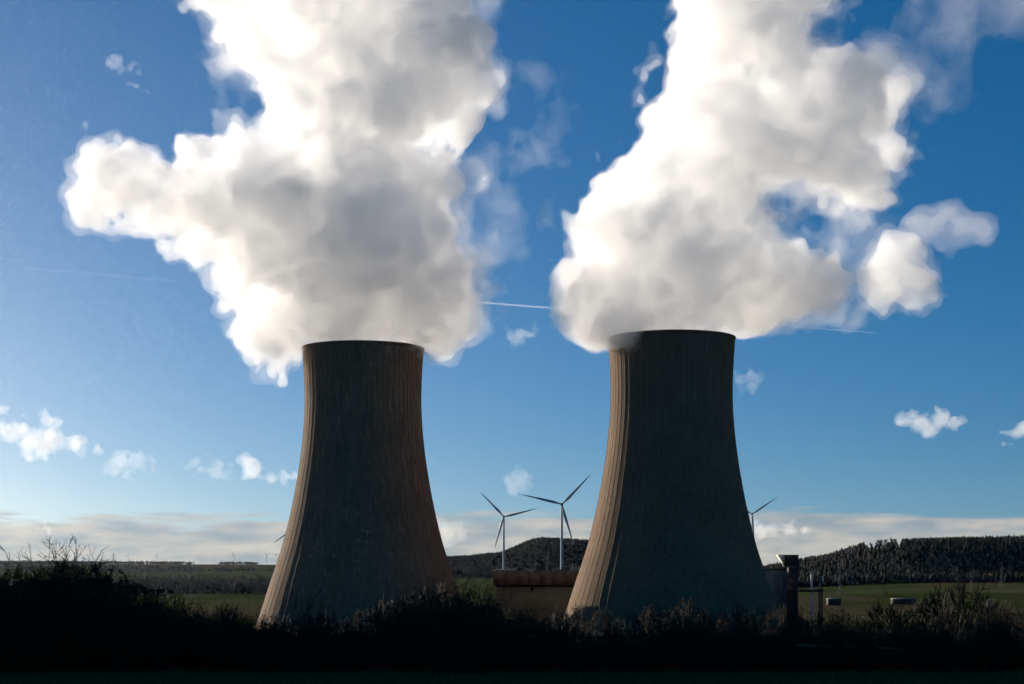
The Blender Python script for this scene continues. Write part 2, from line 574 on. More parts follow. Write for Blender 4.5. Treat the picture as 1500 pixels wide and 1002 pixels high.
def puff_field(shape, origin, vox, puffs, k=4.0, base=-60.0):
    """smooth union of spheres; positive inside, roughly metres"""
    S = np.full(shape, np.exp(-30.0 / k * 1.0), np.float32) * 0 + 1e-12
    ax = [origin[a] + vox * np.arange(shape[a]) for a in range(3)]
    for (x, y, z, r) in puffs:
        R = r + 7 * k
        lo = [max(0, int((c - R - origin[a]) / vox)) for a, c in enumerate((x, y, z))]
        hi = [min(shape[a], int((c + R - origin[a]) / vox) + 2) for a, c in enumerate((x, y, z))]
        if any(h <= l_ for l_, h in zip(lo, hi)): continue
        X = (ax[0][lo[0]:hi[0]] - x)[:, None, None]; Y = (ax[1][lo[1]:hi[1]] - y)[None, :, None]; Z = (ax[2][lo[2]:hi[2]] - z)[None, None, :]
        d = np.sqrt(X * X + Y * Y + Z * Z).astype(np.float32)
        S[lo[0]:hi[0], lo[1]:hi[1], lo[2]:hi[2]] += np.exp(np.clip((r - d) / k, -25, 25))
    return k * np.log(S)

def vapour_noise(shape, vox, rng, amps):
    """amps: list of (wavelength m, amplitude m, billow 0..1)"""
    out_ = np.zeros(shape, np.float32)
    for lam, a, bl in amps:
        n = noise3(shape, lam / vox, rng)
        if bl:
            n = bl * (np.abs(n) - .8) * 1.5 + (1 - bl) * n
        out_ += a * n
    return out_

STEAM = [mat_volume('thin_steam', .012, .25), mat_volume('steam', .058, .25), mat_volume('dense_steam', .022, .25), mat_volume('wispy_steam', .0026, .4), mat_volume('edge_steam', .0075, .25)]

def make_plume(label, tower, D, main, down, soft, holes, seed, vox=1.25, ydrift=0.0):
    """main/down/soft/holes: (px x, px y, px r[, depth]) of puffs; down-wash puffs may hang below the rim, soft ones are thin vapour"""
    rng = np.random.default_rng(seed)
    m = D / FPX
    def conv(lst, jitter=.3):
        o = []
        for p in lst:
            x, y, r = p[:3]
            dep = p[3] if len(p) > 3 else jitter * r * (2 * ((math.sin(x * 12.9898 + y * 78.233) * 43758.5453) % 1) - 1)
            c = px(x, y, D)
            o.append((c[0] - tower[0], dep * m + ydrift * (RIM_Z < c[2]) * (c[2] - RIM_Z), c[2], r * m))
        return o
    A, B, S_ = conv(main), conv(down), conv(soft)
    H = conv([(x + 5 * math.sin(q * .11 + x), y + 4 * math.sin(q * .17 + y), r * (1 + .2 * math.sin(q * .23 + x)), q) for x, y, r, d0, d1 in holes for q in range(d0, d1 + 1, 18)])
    allp = np.array(A + B + S_)
    lo = (allp[:, :3] - allp[:, 3:4]).min(0) - 20
    hi = (allp[:, :3] + allp[:, 3:4]).max(0) + 20
    shape = tuple(int(v) for v in np.ceil((hi - lo) / vox) + 1)
    nz_ = vapour_noise(shape, vox, rng, [(40, 4.2, .3), (20, 3.4, .7), (10.5, 2.7, .8), (6, 2.0, .75), (3.5, 1.35, .55)])
    zc = (lo[2] + vox * np.arange(shape[2]))[None, None, :]
    xc = (lo[0] + vox * np.arange(shape[0]))[:, None, None]
    yc = (lo[1] + vox * np.arange(shape[1]))[None, :, None]
    rho = np.sqrt(xc ** 2 + yc ** 2)
    fa = puff_field(shape, lo, vox, A)
    # steam rises out of the mouth: nothing of the main body below the rim outside it
    clipz = (zc - RIM_Z - 1.0).astype(np.float32) + 0 * fa
    mouth = np.minimum(np.minimum(29.0 - rho, zc - 128), RIM_Z + 5 - zc).astype(np.float32)
    fa = np.maximum(np.minimum(fa + nz_, clipz * 1.2 + nz_ * .35), np.minimum(mouth, 3.0) + .6 * nz_ * (zc > RIM_Z))
    hole = puff_field(shape, lo, vox, H, 3.0) if H else np.full(shape, -40, np.float32)
    hole = np.maximum(hole, -30)
    if B:
        fb = puff_field(shape, lo, vox, B, 3.0) + nz_ * .8
        fb = np.where((rho < 31.4) & (zc < RIM_Z + .2), -5, fb)
        fa = np.maximum(fa, fb)
    core = np.minimum(fa, -hole + nz_ * .7)
    nw_ = vapour_noise(shape, vox, rng, [(30, 6, 0), (13, 5.5, .2), (6.5, 4, .2), (3.6, 2.4, .2)])
    fs = puff_field(shape, lo, vox, S_, 4.0) + nw_ - 1.0
    fs = np.where(zc < RIM_Z + 4, -5, fs)
    side = sstep(-20, 70, xc).astype(np.float32)        # crisp towards the sun and wind, frayed downwind
    thin = np.maximum(core + .5 + (.8 + .30 * nw_) * (1 - side) + (3.4 + .6 * nw_) * side, np.minimum(fa + 1.5, -hole * .6 + .5 + nw_ * .45))
    thin = np.where((rho < 31.5) & (rho > 28.5) & (zc < RIM_Z + .3), -3, thin)
    thin = np.minimum(thin, np.where(rho < 31.5, 40, np.maximum(zc - RIM_Z + 40, -40)))
    thin = np.where((zc < RIM_Z + 2) & (fb < -2.5) & (rho > 28.5), -3, thin)     # no stray shreds beside the shell
    t = thing('steam_plume', label, 'steam', (tower[0], tower[1], 0))
    for f, nm, mt, off in ((thin, 'thin_vapour', STEAM[4], 0), (thin - 2.0 * side, 'thin_vapour', STEAM[4], .7), (core - 2.0 * side, 'billows', STEAM[1], 0.2), (core - 1.5 * side, 'dense_core', STEAM[2], 3.6),
                          (fs, 'wisps', STEAM[3], 0), (fs, 'wisps', STEAM[3], 5.5)):
        V, Q = surface_nets(f - off, lo, vox)
        if len(Q): link(nm, fast_mesh(nm, V, [Q]), mt, t)
    return t

make_plume('white steam plume stretching a long billowing arm sideways toward the sun', TOWER_L, 842,
    main=[(532, 470, 74, 0), (480, 455, 66, -10), (590, 455, 66, 0), (640, 440, 46, 10), (655, 470, 32, 0),
          (425, 455, 58), (380, 440, 48), (350, 400, 50), (420, 390, 78), (520, 400, 105, 0), (600, 380, 82, 5), (645, 400, 42, 0),
          (330, 305, 74, 0), (262, 300, 60), (205, 285, 50), (168, 278, 42), (134, 298, 30), (108, 306, 19), (150, 258, 30), (188, 262, 46), (180, 238, 30), (285, 352, 40),
          (335, 235, 46), (312, 208, 26), (268, 225, 24), (360, 225, 40), (225, 245, 36), (300, 260, 50),
          (450, 280, 92), (550, 290, 88), (615, 300, 48), (520, 335, 96), (400, 310, 80), (640, 270, 28), (640, 340, 36),
          (470, 180, 78), (560, 165, 80), (625, 150, 48), (440, 120, 62), (530, 90, 92), (620, 85, 70), (668, 116, 34), (672, 75, 26),
          (400, 55, 52), (352, 18, 46), (302, -2, 32), (460, 15, 78), (560, 0, 86), (635, 15, 55), (500, -80, 95), (405, -70, 78), (600, -85, 66)],
    down=[(400, 510, 37, -18), (428, 506, 38, -20), (376, 490, 42, -10), (645, 497, 24, 6), (618, 508, 16, -50), (606, 504, 11, -66)],
    soft=[(715, 215, 26), (752, 222, 20), (730, 150, 30), (695, 265, 32), (775, 180, 30), (790, 110, 22), (720, 300, 24), (690, 350, 22),
          (700, 30, 40), (270, -5, 36), (360, 85, 28)],
    holes=[(655, 207, 27, -110, 110), (634, 224, 15, -110, 110), (385, 440, 10, -90, -20), (686, 198, 20, -110, 110)], seed=5)
make_plume('broad leaning white steam plume with a blue gap through its shaded side', TOWER_R, 805,
    main=[(983, 450, 76, 0), (905, 445, 54, -10), (872, 440, 46), (858, 402, 42), (856, 368, 34), (950, 415, 84), (1050, 430, 68), (1110, 440, 44), (1140, 420, 52), (1085, 462, 26),
          (840, 325, 26), (876, 335, 50), (930, 350, 88), (1010, 360, 88), (1090, 380, 66), (1130, 375, 44),
          (900, 272, 40), (960, 270, 74), (1050, 270, 84), (1125, 235, 66), (1215, 250, 66), (1270, 270, 50), (1205, 405, 34),
          (980, 180, 54), (1060, 170, 82), (1150, 170, 82), (1235, 185, 74), (1290, 180, 46), (1306, 230, 42), (1300, 140, 38), (1185, 15, 46),
          (1012, 92, 44), (1070, 60, 72), (1125, 40, 70), (1175, 95, 52), (1050, 0, 60), (1145, -40, 78), (1050, -80, 70)],
    down=[(887, 486, 28, -22), (862, 470, 28, -16), (901, 491, 28, -62), (924, 484, 17, -86), (946, 479, 11, -94), (900, 470, 26, -40)],
    soft=[(1290, 240, 56), (1300, 170, 50), (1265, 330, 50), (1225, 375, 46), (1190, 350, 46), (1160, 430, 44), (1320, 110, 46), (1360, 60, 44), (1410, 22, 38), (1460, 0, 34), (1500, -20, 34),
          (1390, 120, 34), (1280, 90, 44), (1370, 130, 30), (1240, 410, 34)],
    holes=[(1152, 305, 22, -100, 40), (1178, 318, 22, -100, 40), (1215, 328, 15, -90, 0), (1168, 385, 9, -100, -30), (1228, 45, 30, -90, 90)], seed=8)

def make_vapour(name, label, cat, D, puffs, seed, vox, k, amps, mats, group=None, sub=0):
    rng = np.random.default_rng(seed)
    m = D / FPX
    c0 = px(puffs[0][0], puffs[0][1], D)
    P = []
    for p in puffs:
        c = px(p[0], p[1], D)
        y0 = rng.uniform(-.4, .4) * p[2] * m
        P.append((c[0] - c0[0], y0, c[2] - c0[2], p[2] * m * (1 - .2 * sub)))
        for _ in range(int(7 * sub)):
            e = rng.normal(size=3); e /= np.linalg.norm(e); rr = p[2] * m * rng.uniform(.75, 1.15)
            P.append((P[-1][0] * 0 + c[0] - c0[0] + e[0] * rr * 1.25, y0 + e[1] * rr, c[2] - c0[2] + e[2] * rr * .8, p[2] * m * rng.uniform(.2, .5)))
    a = np.array(P)
    pad = sum(x[1] for x in amps) * 1.2 + 3 * vox
    lo = (a[:, :3] - a[:, 3:4]).min(0) - pad; hi = (a[:, :3] + a[:, 3:4]).max(0) + pad
    shape = tuple(int(v) for v in np.ceil((hi - lo) / vox) + 1)
    f = puff_field(shape, lo, vox, P, k) + vapour_noise(shape, vox, rng, amps)
    root = None
    for nm, off, mt in mats:
        V, Q = surface_nets(f - off, lo, vox)
        if not len(Q): continue
        if root is None:
            root = link(name, fast_mesh(name, V, [Q]), mt, loc=c0)
            tag(root, label, cat, group)
        else:
            link(nm, fast_mesh(nm, V, [Q]), mt, root)
    return root

make_vapour('steam_puff', 'rounded loose puff of steam floating free below a thin wisp', 'steam', 805,
            [(1310, 395, 38), (1290, 420, 30), (1330, 405, 30), (1315, 365, 20), (1340, 430, 16)], 21, 1.2, 3.0,
            [(22, 1.8, .3), (12, 1.8, .6), (6.5, 1.5, .7), (3.6, 1.0, .5)], [('x', 0, STEAM[0]), ('dense_core', 3.0, STEAM[1])], sub=1)
make_vapour('steam_wisp', 'flat ragged wisp of steam trailing off level beside the plume', 'steam', 805,
            [(1360, 330, 17), (1395, 325, 22), (1420, 340, 12), (1440, 338, 15), (1392, 355, 8)], 22, 1.2, 3.0,
            [(20, 2.0, .1), (10, 1.9, .3), (5.5, 1.4, .4), (3.4, .9, .3)], [('x', 0, STEAM[0]), ('dense_core', 4.0, STEAM[0])], sub=1)


# ------------------------------------------------------------------ clouds and vapour trails
CLOUD = [mat_volume('fair_weather_cloud', .0030, .2), mat_volume('faint_cloud', .0011, .3), mat_volume('vapour_trail', .0045, .3), mat_volume('faint_trail', .0004, .3)]
CAMP = [(200, 15, .2), (95, 16, .4), (48, 15, .5), (24, 11, .4)]
FAMP = [(110, 34, .0), (55, 30, .1), (30, 24, .1), (20, 15, .1)]
for i, (lab, kind, pf) in enumerate([
    ('bright humped cumulus with a grey underside and ragged tail', 0, [(60, 655, 15), (85, 648, 18), (115, 650, 18), (140, 660, 9), (45, 640, 20), (15, 635, 15), (76, 617, 8), (66, 606, 6)]),
    ('small white cloud scrap just above the humped cumulus', 0, [(-2, 597, 10), (6, 602, 8), (-14, 600, 10)]),
    ('faint pair of cloud shreds beside the humped cumulus', 1, [(183, 683, 9), (203, 681, 9)]),
    ('thin torn cloud scrap with a small fleck above it', 1, [(300, 690, 10), (286, 676, 7), (316, 693, 8)]),
    ('white lumpy cumulus touching the narrow-lit cooling tower', 0, [(372, 692, 13), (366, 682, 8), (395, 700, 13), (420, 698, 13), (436, 700, 12)]),
    ('tiny white cloud fleck above the two wind turbines', 1, [(760, 702, 8), (768, 709, 7)]),
    ('streaky slanting cloud shred high above the steam arm', 1, [(176, 93, 9), (186, 103, 10), (194, 117, 8)]),
    ('white fair-weather cloud floating alone over the wooded ridge', 0, [(1330, 616, 10), (1350, 620, 12), (1375, 616, 16), (1396, 620, 12), (1368, 634, 8)]),
    ('small upright cloud tuft near the lone fair-weather cloud', 0, [(1486, 634, 11), (1478, 645, 7), (1498, 628, 6)]),
    ('tiny cloud dot close beside the wide-lit cooling tower', 1, [(1098, 557, 7), (1091, 561, 6)]),
    ('faint cloud smudge under the vapour trail', 1, [(763, 487, 8), (770, 489, 7)]),
    ('low grey cloud bank resting over the ridge by the tower', 0, [(1112, 777, 8), (1135, 774, 8), (1160, 776, 7), (1180, 777, 5)]),
    ('small pale cloud tuft low over the hedge twigs', 0, [(62, 772, 5), (74, 778, 6)]),
    ('pale low cloud lump touching the flank of the narrow-lit tower', 1, [(652, 772, 12), (640, 776, 12)]),
]):
    make_vapour('cloud', lab, 'cloud', 12000, pf, 100 + i, 7.5, 10.0, FAMP if kind else CAMP,
                [('x', 0, CLOUD[1 if kind else 0])] + ([] if kind else [('cloud_core', 26, CLOUD[0])]), sub=1)

def trail(label, a, b, w0, w1, mat, D=40000, n=60, seed=1):
    rng = np.random.default_rng(seed)
    mb = MB(); k = 8
    th = np.arange(k) * 2 * math.pi / k
    rings = []
    p0 = np.array(px(*a, D))
    for i in range(n + 1):
        f = i / n
        c = np.array(px(a[0] + (b[0] - a[0]) * f, a[1] + (b[1] - a[1]) * f, D + 3000 * f)) - p0
        wd = (w0 + (w1 - w0) * f) * D / FPX * (1 + .12 * rng.normal())
        wd = max(wd, .15 * D / FPX) * (.2 if i in (0, n) else 1)
        c[2] += rng.normal() * .12 * D / FPX
        rings.append(c + np.stack([0 * th, np.cos(th) * wd, np.sin(th) * wd], 1))
    V = np.vstack(rings)
    i = np.arange(k); i2 = (i + 1) % k
    Q = np.vstack([np.stack([j * k + i, j * k + i2, j * k + k + i2, j * k + k + i], 1) for j in range(n)])
    mb.add(V, quads=Q)
    mb.add(rings[0], tris=[(0, q + 1, q) for q in range(1, k - 1)])
    mb.add(rings[-1], tris=[(0, q, q + 1) for q in range(1, k - 1)])
    import bmesh
    me = mb.mesh('contrail')
    bm = bmesh.new(); bm.from_mesh(me); bmesh.ops.remove_doubles(bm, verts=bm.verts, dist=.5); bm.to_mesh(me); bm.free()
    o = link('contrail', me, mat, loc=tuple(p0))
    return tag(o, label, 'vapour trail')
trail('long crisp white vapour trail passing behind both steam plumes', (690, 442), (1286, 488), 1.7, .8, CLOUD[2], seed=2)
trail('faint broken vapour trail ending behind the steam arm', (40, 393), (262, 412), 2.2, 2.0, CLOUD[3], seed=3)

# ------------------------------------------------------------------ woods on the hills
def tree_protos(kind, rng, tiers=3):
    out_ = []
    for _ in range(5):
        mb = MB()
        if kind == 'conifer':
            for t in range(tiers):
                z0 = .12 + t * .78 / tiers; z1 = min(1.0, z0 + (.42 if tiers == 3 else .17))
                r = (.26 if tiers == 3 else .19) * (1 - t * .81 / tiers) * rng.uniform(.85, 1.15)
                k = 7 if tiers == 3 else 14
                th = np.arange(k) * 2 * math.pi / k + rng.uniform(0, 1)
                rr = r * rng.uniform(.5, 1.25, k)
                V = np.vstack([np.stack([rr * np.cos(th), rr * np.sin(th), z0 + rng.uniform(-.05, .05, k)], 1), [(0, 0, z1)]])
                mb.add(V, tris=[(i, (i + 1) % k, k) for i in range(k)])
            mb.tube((0, 0, -.08), (0, 0, .25), .03, .02, 3)
        else:
            mb.tube((0, 0, -.08), (0, 0, .55), .03, .02, 3)
            n = 12
            d = rng.normal(size=(n, 3)); d /= np.linalg.norm(d, axis=1)[:, None]
            c = d * rng.uniform(.2, .8, (n, 1)) * np.array((.34, .34, .26)) + (0, 0, .48)
            for q in c:
                e = rng.normal(size=(3, 3)) * .11
                mb.add(q + e, tris=[(0, 1, 2)])
            for _q in range(24):                       # twigs fanning up and out
                d = rng.normal(size=3); d[2] = abs(d[2]) * 1.1 + .35; d /= np.linalg.norm(d)
                p0 = np.array((0, 0, .5)) + d * np.array((.26, .26, .2)) * rng.uniform(.3, 1.0)
                p1 = p0 + (d + np.array((0, 0, .5))) * rng.uniform(.12, .24)
                sd = np.cross(d, rng.normal(size=3)); sd /= np.linalg.norm(sd)
                mb.add([p0 - sd * .035, p0 + sd * .035, p1], tris=[(0, 1, 2)])
        out_.append((np.vstack(mb.v), np.vstack(mb.t) if mb.t else np.zeros((0, 3), int), np.vstack(mb.q) if mb.q else np.zeros((0, 4), int)))
    return out_

def forest(label, kind, mat, pts, hts, seed, tiers=3, sink=0.0):
    rng = np.random.default_rng(seed)
    protos = tree_protos(kind, rng, tiers)
    mb = MB()
    pts = np.asarray(pts); which = rng.integers(0, 5, len(pts))
    z = height(pts[:, 0], pts[:, 1])
    for w_ in range(5):
        P = pts[which == w_]; h = np.asarray(hts)[which == w_]; zz = z[which == w_] - sink * h
        if not len(P): continue
        V, T, Q = protos[w_]
        a = rng.uniform(0, 6.28, len(P)); ca, sa = np.cos(a)[:, None], np.sin(a)[:, None]
        X = (V[None, :, 0] * ca - V[None, :, 1] * sa) * h[:, None] + P[:, 0, None]
        Y = (V[None, :, 0] * sa + V[None, :, 1] * ca) * h[:, None] + P[:, 1, None]
        Z = V[None, :, 2] * h[:, None] + zz[:, None]
        n = len(V); off = (np.arange(len(P)) * n)[:, None, None]
        mb.add(np.stack([X, Y, Z], -1).reshape(-1, 3), (T[None] + off).reshape(-1, 3), (Q[None] + off).reshape(-1, 4))
    o = mb.build('forest', mat)
    return tag(o, label, 'forest', kind='stuff')

def scatter(n, x0, x1, y0, y1, ok, rng):
    P = np.stack([rng.uniform(x0, x1, n), rng.uniform(y0, y1, n)], 1)
    return P[ok(P[:, 0], P[:, 1])]

rg = np.random.default_rng(77)
pxx = lambda x, y: 750 + x / y * FPX
# right ridge: the crest between px 1262 and 1322 is open
okr = lambda x, y: ~((y > 2815) & (pxx(x, y) > 1266) & (pxx(x, y) < 1321)) & (y > 2570 + 18 * np.sin(x / 70))
P = scatter(10500, 290, 1150, 2550, 3000, okr, rg)
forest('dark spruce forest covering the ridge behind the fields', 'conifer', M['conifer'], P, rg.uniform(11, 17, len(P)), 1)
okm = lambda x, y: (height(x, y) > 4)
P = scatter(5600, -430, 480, 3480, 4020, okm, rg)
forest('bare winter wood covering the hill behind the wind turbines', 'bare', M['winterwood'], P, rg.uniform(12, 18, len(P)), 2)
okl = lambda x, y: (x < -.05 * y) & (y > 2130 + 60 * np.sin(x / 130.0) - .12 * x * 0)
P = scatter(4200, -1000, -90, 2080, 2560, okl, rg)
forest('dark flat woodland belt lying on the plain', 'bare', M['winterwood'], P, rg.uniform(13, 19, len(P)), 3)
P = np.vstack([scatter(900, -1800, -1330, 4950, 5250, lambda x, y: x > -9e9, rg),
               scatter(900, -1330, -200, 5120, 5300, lambda x, y: (np.sin(x / 37.0) + np.sin(x / 91.0 + 2)) > -.7, rg)])
forest('distant line of treetops along the far pale ridge', 'bare', M['winterwood'], P, rg.uniform(8, 18, len(P)), 4, sink=.28)
P = scatter(260, -1500, -250, 3300, 5000, lambda x, y: np.abs(np.sin(x / 260.0 + y / 170.0)) < .12, rg)
forest('scattered field hedges on the far pale slope', 'bare', M['winterwood'], P, rg.uniform(5, 10, len(P)), 5)
okp = lambda x, y: (np.hypot(x - TOWER_L[0], y - TOWER_L[1]) > 63) & (np.hypot(x - TOWER_R[0], y - TOWER_R[1]) > 63) & ~((x > -16) & (x < 66) & (y > 898)) & ~((x > 120) & (x < 172) & (y > 872))
P = scatter(3600, -330, 360, 560, 1000, okp, rg)
forest('low dark scrub covering the ground around the tower feet', 'bare', M['winterwood'], P, rg.uniform(4, 9, len(P)), 7, sink=.2)
P = scatter(3600, -1700, -230, 2900, 4900, lambda x, y: (np.sin(x / 190.0 + y / 310.0) + np.sin(y / 150.0 + 1 + x / 500.0)) > .55, rg)
forest('patches of hazy woodland between the far pale fields', 'bare', M['winterwood'], P, rg.uniform(7, 13, len(P)), 8, sink=.25)
# tall spruce stand added out of view, towards the sun, to shade the thicket
P = scatter(120, -130, -40, 100, 165, lambda x, y: (x < -.36 * y - 3) & (x * .755 + y * .656 < 46) & (x * .755 + y * .656 > -20), rg)
forest('tall dark spruce stand added out of view to shade the thicket', 'conifer', M['conifer'], P, rg.uniform(33, 40, len(P)), 6, 13)
# trees one can tell apart on the skyline
def grow(mb, p, d, length, r, depth, rng, spread=.55, up=.12, nseg=3, kids=3, minr=.012, taper=.72):
    d = np.array(d, float); d /= np.linalg.norm(d)
    p = np.array(p, float)
    seg = length / nseg
    for i in range(nseg):
        r1 = r * (1 - (1 - taper) * (i + 1) / nseg)
        d2 = d + rng.normal(size=3) * .13 + np.array((0, 0, up * .4)); d2 /= np.linalg.norm(d2)
        q = p + d2 * seg
        mb.tube(p, q, max(r * (1 - (1 - taper) * i / nseg), minr), max(r1, minr), 3)
        p = q; d = d2
        if depth > 0 and (i > 0 or nseg == 1 or depth < 3):
            for _ in range(kids if i == nseg - 1 else max(1, kids - 1)):
                e = d + rng.normal(size=3) * spread; e[2] += up
                grow(mb, p, e, length * rng.uniform(.5, .78), r1 * rng.uniform(.45, .65), depth - 1, rng, spread, up, max(2, nseg - 1), kids, minr, taper)

def make_bare_tree(seed, minr=.03, depth=4):
    """unit: about 1 m tall per metre of scale; trunk and crown parts, height near 10"""
    rng = np.random.default_rng(seed)
    tr = MB(); cw = MB()
    p = np.array((0, 0, -.4)); d = np.array((0, 0, 1.0)); r = .26
    for i in range(5):
        q = p + (d + rng.normal(size=3) * .06) * (.75 if i else .9)
        tr.tube(p, q, r, r * .88, 6); p = q; r *= .88
        if i >= 1:
            for _ in range(2):
                e = rng.normal(size=3); e[2] = abs(e[2]) * .5 + .55
                grow(cw, p, e, rng.uniform(1.7, 2.5), r * .5, depth - 1, rng, .5, .16, 3, 3, minr)
    grow(cw, p, (0, 0, 1), 2.6, r * .8, depth, rng, .5, .2, 3, 3, minr)
    return tr.mesh('trunk'), cw.mesh('crown')

def add_tree(meshes, name, label, loc, h, rz, group=None, mats=None, cat='tree'):
    t = thing(name, label, cat, loc, rz, group)
    s_ = h / 9.5
    t.scale = (s_, s_, s_)
    link('trunk', meshes[0], M['bark'], t); link('crown', meshes[1], M['twig'], t)
    return t
BT = [make_bare_tree(300 + i, .035, 3) for i in range(4)]
FT = [make_bare_tree(400 + i, .16, 3) for i in range(2)]
for i, (x_, h) in enumerate([(1268, 18), (1275, 17), (1287, 18), (1292, 18), (1298, 17), (1304, 18), (1310, 17)]):
    D = 2830 + 8 * (i % 3)
    X = (x_ - 750) / FPX * D
    add_tree(FT[i % 2], 'broadleaf_tree', 'bare round-crowned tree standing in the gap on the ridge crest', (X, D, float(height(X, D)) - .3), h, i * 1.7,
             'bare trees on the ridge crest')
cp = tree_protos('conifer', np.random.default_rng(9))
CM = []
for V, T, Q in cp:
    tm = MB(); tm.tube((0, 0, -.05), (0, 0, .3), .03, .02, 5)
    CM.append((tm.mesh('trunk'), fast_mesh('crown', V, [T])))
for i in range(44):
    x_ = 1323 + i * 4.3 + random.uniform(-1.2, 1.2)
    D = 2862 + random.uniform(-8, 8)
    X = (x_ - 750) / FPX * D
    t = thing('spruce_tree', 'dark pointed spruce in the row along the ridge crest', 'tree', (X, D, float(height(X, D))), random.uniform(0, 6), 'spruces along the ridge crest')
    h = random.uniform(14, 19); t.scale = (h, h, h)
    a = CM[i % 5]
    link('trunk', a[0], M['bark'], t); link('crown', a[1], M['conifer'], t)

# ------------------------------------------------------------------ wind turbines
def blade_mesh():
    mb = MB(); n = 14; k = 8
    rings = []
    for i in range(n + 1):
        f = i / n
        z = 1.2 + f * 58.8
        if f < .06: ch, th_ = 1.9, 1.8
        else:
            ch = np.interp(f, [.06, .2, .5, .8, 1], [2.2, 4.3, 2.9, 1.7, .35]); th_ = ch * np.interp(f, [.06, .25, 1], [.7, .28, .14])
        tw = math.radians(np.interp(f, [0, .3, 1], [20, 9, 0]))
        a = np.arange(k) * 2 * math.pi / k
        x = (np.cos(a) * .5 + .12) * ch; y = np.sin(a) * .5 * th_
        rings.append(np.stack([x * math.cos(tw) - y * math.sin(tw), x * math.sin(tw) + y * math.cos(tw) - 2.2 * f * f, 0 * a + z], 1))
    V = np.vstack(rings); i = np.arange(k); i2 = (i + 1) % k
    Q = np.vstack([np.stack([j * k + i, j * k + i2, (j + 1) * k + i2, (j + 1) * k + i], 1) for j in range(n)])
    mb.add(V, tris=[(n * k, n * k + q, n * k + q + 1) for q in range(1, k - 1)], quads=Q)
    me = mb.mesh('blade'); me.shade_smooth()
    return me
BLADE = blade_mesh()
def hub_mesh():
    mb = MB(); prof = [(.01, -2.6), (.9, -2.3), (1.6, -1.2), (1.9, .2), (1.7, 1.2), (.01, 1.3)]
    mb.lathe(prof, 16); me = mb.mesh('hub')
    me.transform(Matrix.Rotation(math.radians(-90), 4, 'X').inverted()); return me
HUB = hub_mesh()
def nacelle_mesh():
    import bmesh
    bm = bmesh.new(); bmesh.ops.create_cube(bm, size=1)
    bmesh.ops.scale(bm, vec=(3.8, 10.5, 4.0), verts=bm.verts); bmesh.ops.translate(bm, vec=(0, 5.2, .2), verts=bm.verts)
    bmesh.ops.bevel(bm, geom=bm.edges[:], offset=.7, segments=2, affect='EDGES')
    me = bpy.data.meshes.new('nacelle'); bm.to_mesh(me); bm.free(); return me
NAC = nacelle_mesh()
TOWM = {}
def turbine(label, x, y, D, ang, blade_px, group=None, yaw=0.0):
    s_ = blade_px / FPX * D / 60.0
    hp = px(x, y, D)
    gz = float(height(hp[0], D)) - 1.0
    t = thing('wind_turbine', label, 'wind turbine', (hp[0], D, gz), yaw, group)
    t.scale = (s_, s_, s_)
    H = (hp[2] - gz) / s_
    mb = MB(); mb.lathe([(2.4 - 1.05 * f, f * (H - 1.9)) for f in np.linspace(0, 1, 9)], 20)
    mb.build('tower', M['white_paint'], t, smooth=True)
    o = link('nacelle', NAC, M['nacelle'], t); o.location = (0, -2.0, H)
    o = link('hub', HUB, M['nacelle'], t); o.location = (0, -4.2, H)
    for k in range(3):
        o = link('blade', BLADE, M['white_paint'], t)
        o.location = (0, -4.2, H); o.rotation_euler = (0, math.radians(ang + 120 * k), 0)
    return t
turbine('shorter white wind turbine rising behind the brown hall roof, one blade level', 738, 757, 2880, -44, 50)
turbine('taller white wind turbine behind the brown hall, one blade pointing up to the sky', 823, 739, 2360, 43.7, 61)
turbine('wind turbine mostly hidden by the wide-lit tower, one blade showing', 1101.5, 753, 3100, 55.6, 43)
turbine('wind turbine hidden by the narrow-lit tower, only a blade tip showing', 434, 772, 3000, -126, 41)
for i, (x, y, b_, a) in enumerate([(131, 811, 7, 50), (153.5, 815, 8, 5), (187.5, 814, 8, 40), (229, 812, 8, 25), (295, 817, 5, 10), (309, 817, 6, 0), (316, 817, 6, -30), (341, 811, 6, -20), (344, 815, 8, 70), (391, 812, 8, -50), (405, 812, 6, 20)]):
    turbine('small distant wind turbine standing on the far pale ridge', x, y, 5300 + 60 * (i % 3), a, b_, 'wind turbines on the far ridge')

# ------------------------------------------------------------------ pylons
def pylon_meshes(r=.17):
    m_ = MB(); lv = [(0, 3.0), (7, 2.1), (14, 1.3), (20, .9), (26, .7), (31, .12)]
    for (z0, a), (z1, b_) in zip(lv[:-1], lv[1:]):
        c0 = [(-a, -a, z0), (a, -a, z0), (a, a, z0), (-a, a, z0)]; c1 = [(-b_, -b_, z1), (b_, -b_, z1), (b_, b_, z1), (-b_, b_, z1)]
        for i in range(4):
            m_.tube(c0[i], c1[i], r, r, 4)
            m_.tube(c0[i], c1[(i + 1) % 4], r * .6, r * .6, 3); m_.tube(c0[(i + 1) % 4], c1[i], r * .6, r * .6, 3)
            m_.tube(c1[i], c1[(i + 1) % 4], r * .6, r * .6, 3)
    arms = []
    for z, l_ in ((18, 6.0), (22.5, 8.0), (27, 5.0)):
        a = MB()
        for s in (-1, 1):
            a.tube((0, 0, z + 1.3), (s * l_, 0, z), r, r * .6, 4); a.tube((s * .8, -.8, z), (s * l_, 0, z), r, r * .6, 4); a.tube((s * .8, .8, z), (s * l_, 0, z), r, r * .6, 4)
            a.tube((s * l_ * .95, 0, z), (s * l_ * .95, 0, z - 1.6), r * .7, r * .7, 4)
        arms.append(a.mesh('crossarm'))
    return m_.mesh('mast'), arms
PY = pylon_meshes()
